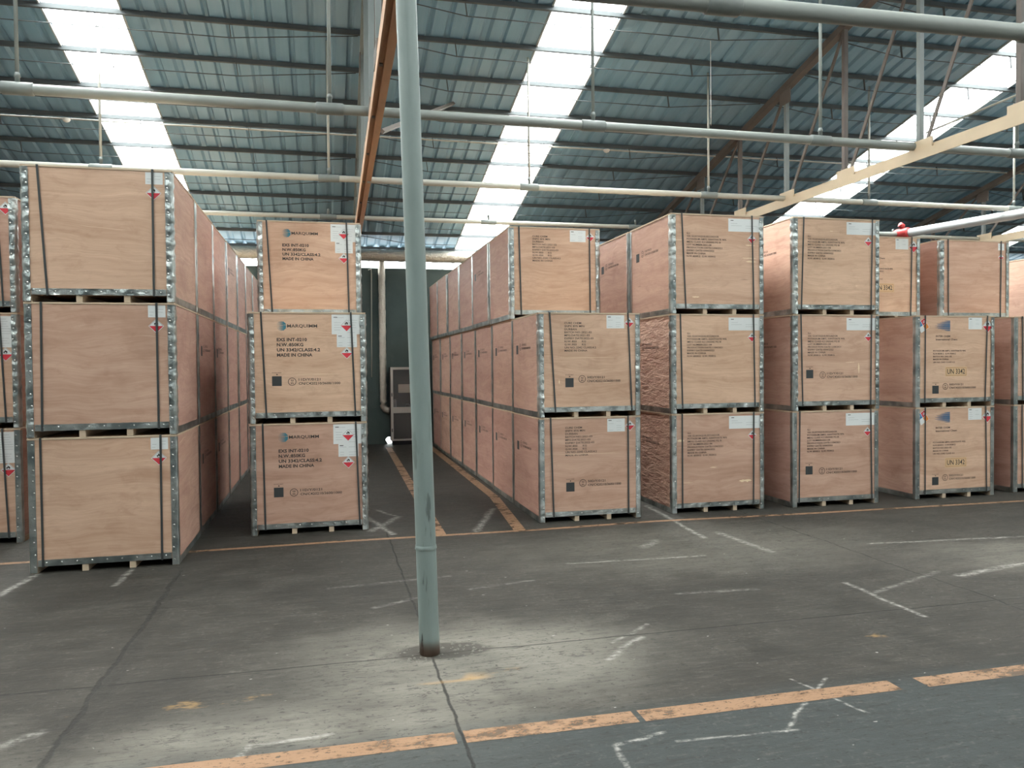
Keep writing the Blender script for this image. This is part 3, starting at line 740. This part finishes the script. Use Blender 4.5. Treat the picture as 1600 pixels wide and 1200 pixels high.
mb = MB(); mb.box(-.2, .0, -.1, .1, 3.93, 3.945); mb.obj('cap_plate', M_COL, tc_)
rub = MB(); rr = random.Random(5)
for i in range(70):
    a = rr.uniform(0, 6.28); d = rr.uniform(.065, .26); x, y = d*1.25*math.cos(a)+.06, d*.55*math.sin(a); s_ = rr.uniform(.004, .014)
    if x*x+y*y < .064**2: continue
    i0 = len(rub.v)
    for k in range(4): rub.v.append((x+s_*math.cos(k*1.57+a), y+s_*math.sin(k*1.57+a)*rr.uniform(.6, 1), .0))
    rub.v.append((x, y, s_*rr.uniform(.4, .9)))
    for k in range(4): rub.f.append((i0+k, i0+(k+1) % 4, i0+4)); rub.m.append(0)
o = rub.obj('concrete_crumbs', flat('concrete crumbs', (.2, .19, .165), .9)); o.location = (.552, 4.40, .001); o['kind'] = 'stuff'
tag(o, 'loose crumbs of broken concrete around the column base', 'rubble')

# ------------------------------------------------------------------ roof trusses, purlins
M_RUST = flat('rust-brown painted steel', (.15, .125, .11), .6, 0, .3, 4)
M_CHORD = flat('beige painted steel', (.56, .44, .30), .5, 0, .15, 3)
M_CHORDO = flat('orange-brown painted steel', (.58, .36, .22), .6, 0, .3, 2)
M_POST = flat('blue-grey painted steel', (.21, .235, .23), .5, 0, .15, 4)
M_PURL = flat('dark purlin steel', (.075, .085, .09), .6, 0, .2, 4)
M_PIPE = flat('grey-green painted pipe', (.27, .29, .27), .45, 0, .15, 3)
M_PIPEW = flat('pale painted pipe', (.44, .43, .38), .45, 0, .1, 3)
M_COUP = flat('pipe coupling', (.20, .22, .21), .5, 0, .2, 8)
TR = [(-5.47, -5.47), (.415, .62), (6.56, 6.58), (12.6, 12.6)]
TN = ['left of the near left stack', 'running over the column and the globe-logo crates', 'with pale bottom chord over the right-hand crates', 'at the far right above the white pipe']
for i, (xa, xb) in enumerate(TR):
    cx_ = lambda y: xa+(xb-xa)*(y-4.4)/12.3
    t_ = thing('roof_truss', 'steel lattice roof truss '+TN[i], 'roof truss', (xa, 4.4, 3.93), 'roof trusses')
    L = lambda p: (p[0]-xa, p[1]-4.4, p[2]-3.93)
    mb = MB(); ya, yb = YW-.15, -11.5
    for a, b in ((ya, RY), (RY, yb)):
        p, q = (cx_(a) if a > 4 else xa, a, roof_z(a)-.14), (cx_(b) if b > 4 else xa, b, roof_z(b)-.14)
        mb.beam(L(p), L(q), .10, .09); 
    mb.obj('rafter', M_RUST if i != 1 else M_POST, t_)
    mb = MB(); mb.angle(L((cx_(ya), ya, 3.95)), L((xa, 1.0, 3.95)), .13 if i == 1 else .10, .012); mb.angle(L((xa, 1.0, 3.95)), L((xa, yb, 3.95)), .10, .012)
    mb.beam(L((cx_(ya)-.004, ya, 4.0)), L((xa-.004, 1, 4.0)), .014, .10)
    mb.obj('bottom_chord', M_CHORDO if i in (0, 1) else M_CHORD, t_)
    ys = [15.45-1.315*k for k in range(20)]
    for k, y in enumerate(ys):
        if y < YB+2: break
        zt = roof_z(y)-.16; x = cx_(y) if y > 4 else xa
        if zt-4.0 < .25: continue
        mb = MB(); mb.beam(L((x, y, 4.0)), L((x, y, zt)), .055, .055); mb.obj('post', M_POST if i == 1 else M_RUST if k % 2 else M_POST, t_)
        if k+1 < len(ys) and y > RY:
            y2 = ys[k+1]; mb = MB(); mb.angle(L((x+.03, y-.06, 4.03)), L((x+.03, y2+.03, roof_z(y2)-.16)), .045, .008); mb.obj('diagonal', M_RUST, t_)
        if y > RY:
            mb = MB(); mb.box(x-.008-xa-.03, x+.008-xa-.03, y-.22-4.4, y+.12-4.4, .06, .19); mb.obj('gusset', M_CHORD if i > 1 else M_RUST, t_)
            if k % 2 == 0:
                z = roof_z(y)-.19; mb = MB(); mb.box(x-.04-xa, x-.028-xa, y-.15-4.4, y+.12-4.4, z-.2-3.93, z-3.93); mb.obj('gusset', M_RUST, t_)
def tube_obj(name, pts, r, m, parent=None, n=12, smooth=True, **k):
    mb = MB(); mb.tube(pts, r, n, **k); return mb.obj(name, m, parent, smooth)
# knee braces by the column
tag(tube_obj('knee_brace', [(.60, 8.15, 4.05), (1.86, 11.3, 5.45)], .028, M_RUST, n=4, smooth=False), 'straight brown angle brace from the truss over the column up to the roof', 'brace')
tag(tube_obj('knee_brace', [(.53, 5.9, 5.2), (.54, 6.6, 4.7), (.55, 7.1, 4.35), (.53, 7.35, 4.16), (.50, 7.6, 4.1)], .03, M_RUST, n=8), 'curved brown brace bent onto the bottom chord left of the column', 'brace')
PN = ['eave', 'first', 'second', 'third', 'fourth', 'fifth', 'sixth', 'seventh', 'eighth', 'ninth', 'tenth', 'eleventh', 'twelfth', 'thirteenth', 'fourteenth', 'fifteenth']
bays = [(-11.5, -5.47), (-5.47, .55), (.55, 6.57), (6.57, 12.6), (12.6, 18.6)]
for k in range(14):
    y = 16.77-.755*k; z = roof_z(y)-.055
    lab = 'dark steel purlin at the eave beside the far wall' if k == 0 else 'dark steel purlin under the roof sheets, %s up from the eave' % PN[k]
    t_ = thing('roof_purlin', lab, 'purlin', (0, y, z), 'roof purlins')
    mb = MB(); mb.beam((XL, 0, .02), (XR, 0, .02), .045, .055); mb.obj('rail', M_PURL, t_)
    if k == 0: continue
    for a, b in bays:
        L = b-a; d = -.17; p = [(a+.1, 0, -.02), (a+.19*L, 0, d), (a+.735*L, 0, d), (b-.1, 0, -.02)]
        tube_obj('tie_rod', p, .006, M_PURL, t_, n=6)
        for f_ in (.19, .49, .735):
            mb = MB(); mb.beam((a+f_*L, 0, d), (a+f_*L-.02, 0, .0), .028, .008); mb.obj('strut', M_PURL, t_)

# ------------------------------------------------------------------ pipes under the roof
def pipe(y, z, r, xs, label, m, stubs=(), hang=True, couplings=(), tilt=0.0):
    t_ = thing('ceiling_pipe', label, 'pipe', (0, y, z), 'pipes across the hall')
    tube_obj('pipe_run', [(x, 0, tilt*x) for x in (XL+.1, -6, 0, 6, 12, XR-.1)], r, m, t_, 14)
    for x in xs:
        zz = tilt*x
        tube_obj('coupling', [(x-.13, 0, zz), (x-.12, 0, zz), (x+.12, 0, zz), (x+.13, 0, zz)], [r*1.0, r*1.2, r*1.2, r*1.0], M_COUP, t_, 14)
        tube_obj('outlet', [(x, 0, zz+r), (x, 0, zz+r+.05), (x, 0, zz+r+.055), (x, 0, zz+r+.09)], [r*.45, r*.45, r*.6, r*.4], M_COUP, t_, 10)
        if hang:
            zt = roof_z(y)-z-.02
            tube_obj('hanger_rod', [(x, 0, zz+r+.05), (x, 0, zt)], hang, m, t_, 8)
    return t_
HX = [-7.8, -5.17, -2.56, .075, 2.695, 5.33, 7.96, 10.6]
pipe(4.95, 4.075, .063, HX, 'thickest grey pipe across the hall, nearest, cut by the top edge', M_PIPE, hang=.016, tilt=.012)
pipe(7.62, 4.075, .047, HX, 'grey pipe across the hall at chord height, second nearest', M_PIPE, hang=.017)
pipe(10.2, 4.03, .040, HX, 'pale pipe across the hall just above the stacked crates, with thin hangers', M_PIPEW, hang=.016)
pipe(12.9, 4.05, .036, [x for x in HX], 'pale pipe across the hall farthest back, low over the set-back crates', M_PIPEW, hang=0)
t_ = thing('conduit', 'thin pale conduit along a purlin with round white junction boxes', 'conduit', (0, 12.24, roof_z(12.24)-.10))
tube_obj('conduit_run', [(XL+.1, 0, 0), (XR-.1, 0, 0)], .013, M_PIPEW, t_, 8)
M_WHT = flat('white plastic', (.75, .73, .68), .5)
for x in (-3.5, 4.55):
    mb = MB(); mb.tube([(x, -.02, 0), (x, -.02, -.012), (x, -.02, -.04), (x, -.02, -.055)], [.05, .055, .04, .01], 14); mb.obj('junction_box', M_WHT, t_, True)
tag(tube_obj('hanging_wire', [(4.95, 9.4, 5.85), (4.95, 9.4, 5.1), (4.951, 9.4, 4.75)], .004, M_WHT, n=5), 'thin white wire hanging from the roof left of the pale truss', 'wire')
t_ = thing('sprinkler_main', 'thick pale pipe with red coupling at the upper right, running toward the viewer', 'pipe', (10.0, 11.8, 3.9))
tube_obj('pipe_run', [(0, 0, 0), (.47, -1.9, 0), (1.2, -4.8, 0)], .075, flat('light grey pipe', (.55, .58, .60), .4, 0, .06), t_, 20)
tube_obj('red_coupling', [(-.06, .24, 0), (-.05, .2, 0), (-.0, .0, 0), (.01, -.04, 0)], [.085, .1, .1, .085], flat('red painted coupling', (.42, .04, .04), .45), t_, 18)
tube_obj('red_elbow', [(-.03, .1, .05), (-.03, .1, .14), (-.08, .1, .16)], .05, bpy.data.materials['red painted coupling'], t_, 14)
tube_obj('branch_pipe', [(-.03, .14, 0), (-.35, .16, .0), (-2.4, .16, .0)], .04, M_PIPE, t_, 14)
tag(tube_obj('conduit', [(6.8, 4.1, 4.35), (6.95, 7.9, 4.34)], .012, M_PIPEW, n=8), 'thin pale rod slanting beside the pale bottom chord at the upper right', 'conduit')

# ------------------------------------------------------------------ against the far wall
t = MT('crinkled foil lagging', .38, .75); n = t.noise(t.tc.outputs['Object'], 9, 6, .75); n2 = t.noise(t.tc.outputs['Object'], 30, 3)
t.color(t.mix(n, (.38, .34, .29), (.68, .63, .55))); t.bump(n+n2*.5, 1.0, .03); M_FOIL = t.m
t_ = thing('insulated_duct', 'foil wrapped duct along the top of the far wall with a drop pipe', 'duct', (0, YW-.22, 3.965))
N = 300
mb = MB(); mb.tube([(XL+.2+(XR-XL-.4)*k/N, 0, 0) for k in range(N+1)], .125, 16, wob=.018); mb.obj('duct_run', M_FOIL, t_, True)
mb = MB(); P = [(1.17, .08, -.12-.07*k) for k in range(44)]+[(1.18, .08, -3.17), (1.21, .08, -3.22), (1.25, .08, -3.24), (1.29, .08, -3.245)]
mb.tube(P, .072, 14, wob=.012, seed=3); mb.obj('drop_pipe', M_FOIL, t_, True)
tag(tube_obj('wall_conduit', [(.90, YW-.03, 3.68), (.96, YW-.03, 3.70), (.965, YW-.03, 3.6), (.94, YW-.03, 1.42)], .012, M_PIPEW, n=8), 'thin pale conduit hanging down the dark green wall', 'conduit')
# glass fronted cabinet
M_ALU = flat('grey aluminium frame', (.50, .46, .42), .5, 0)
M_BACK = flat('brown cabinet back', (.055, .035, .03), .7)
gl = bpy.data.materials.new('cabinet glass'); gl.use_nodes = True; b_ = gl.node_tree.nodes['Principled BSDF']
b_.inputs['Roughness'].default_value = .05; b_.inputs['Alpha'].default_value = .06; b_.inputs['Specular IOR Level'].default_value = .2; b_.inputs['Base Color'].default_value = (.8, .85, .85, 1)
t_ = thing('display_cabinet', 'glass fronted cabinet with pale metal frame against the far wall behind the column', 'cabinet', (1.31, YW-.32, 0))
cw, ct, cb = .80, 1.63, .09
mb = MB(); mb.box(0, .02, .02, .30, cb, ct); mb.box(cw-.02, cw, .02, .30, cb, ct); mb.box(0, cw, .28, .30, cb, ct); mb.box(0, cw, .02, .30, ct-.02, ct); mb.box(0, cw, .02, .30, cb, cb+.02); mb.box(.02, cw-.02, .05, .28, .72, .735)
mb.obj('carcass', M_BACK, t_)
mb = MB(); mb.box(.03, cw-.03, .06, .28, 0, cb); mb.obj('plinth', flat('dark plinth', (.02, .025, .035), .6), t_)
for z0, z1, nm in ((.76, ct, 'upper_door'), (cb, .72, 'lower_door')):
    mb = MB(); e = .05; mb.box(0, e, -.01, .02, z0, z1); mb.box(cw-e, cw, -.01, .02, z0, z1); mb.box(e, cw-e, -.01, .02, z1-e, z1); mb.box(e, cw-e, -.01, .02, z0, z0+e*.7)
    fr_ = mb.obj(nm, M_ALU, t_)
    mb = MB(); mb.box(e, cw-e, .004, .008, z0+e*.7, z1-e); mb.obj('pane', gl, fr_)
    mb = MB(); mb.box(.012, .032, -.022, -.01, z0+.3*(z1-z0), z0+.3*(z1-z0)+.07); mb.obj('latch', M_STRAP, fr_)
mb = MB(); mb.box(0, cw, -.01, .02, .72, .76); mb.obj('mid_rail', M_ALU, t_)
o = MB(); o.box(1.31+.17, 1.31+.62, YW-.20, YW-.19, 1.09, 1.27); tag(o.obj('paper_box', flat('buff card', (.42, .35, .29), .7)), 'buff card sheet standing inside the glass cabinet', 'card')
mb = MB(); mb.tube([(1.31+.1, YW-.16, .737), (1.31+.1, YW-.16, .93), (1.31+.1, YW-.16, .96)], [.035, .035, .02], 14); tag(mb.obj('bottle', flat('grey bottle', (.30, .29, .28), .4), smooth=True), 'small grey bottle on the shelf inside the glass cabinet', 'bottle')
mb = MB(); c = Vector((1.31+.36, YW-.17, .80)); mb.tube([c+Vector((.05*math.cos(a*.524), 0, .05*math.sin(a*.524))) for a in range(13)], .014, 8); tag(mb.obj('tape_roll', flat('dull tape', (.14, .12, .11), .5), smooth=True), 'dark ring-shaped roll inside the glass cabinet', 'roll')
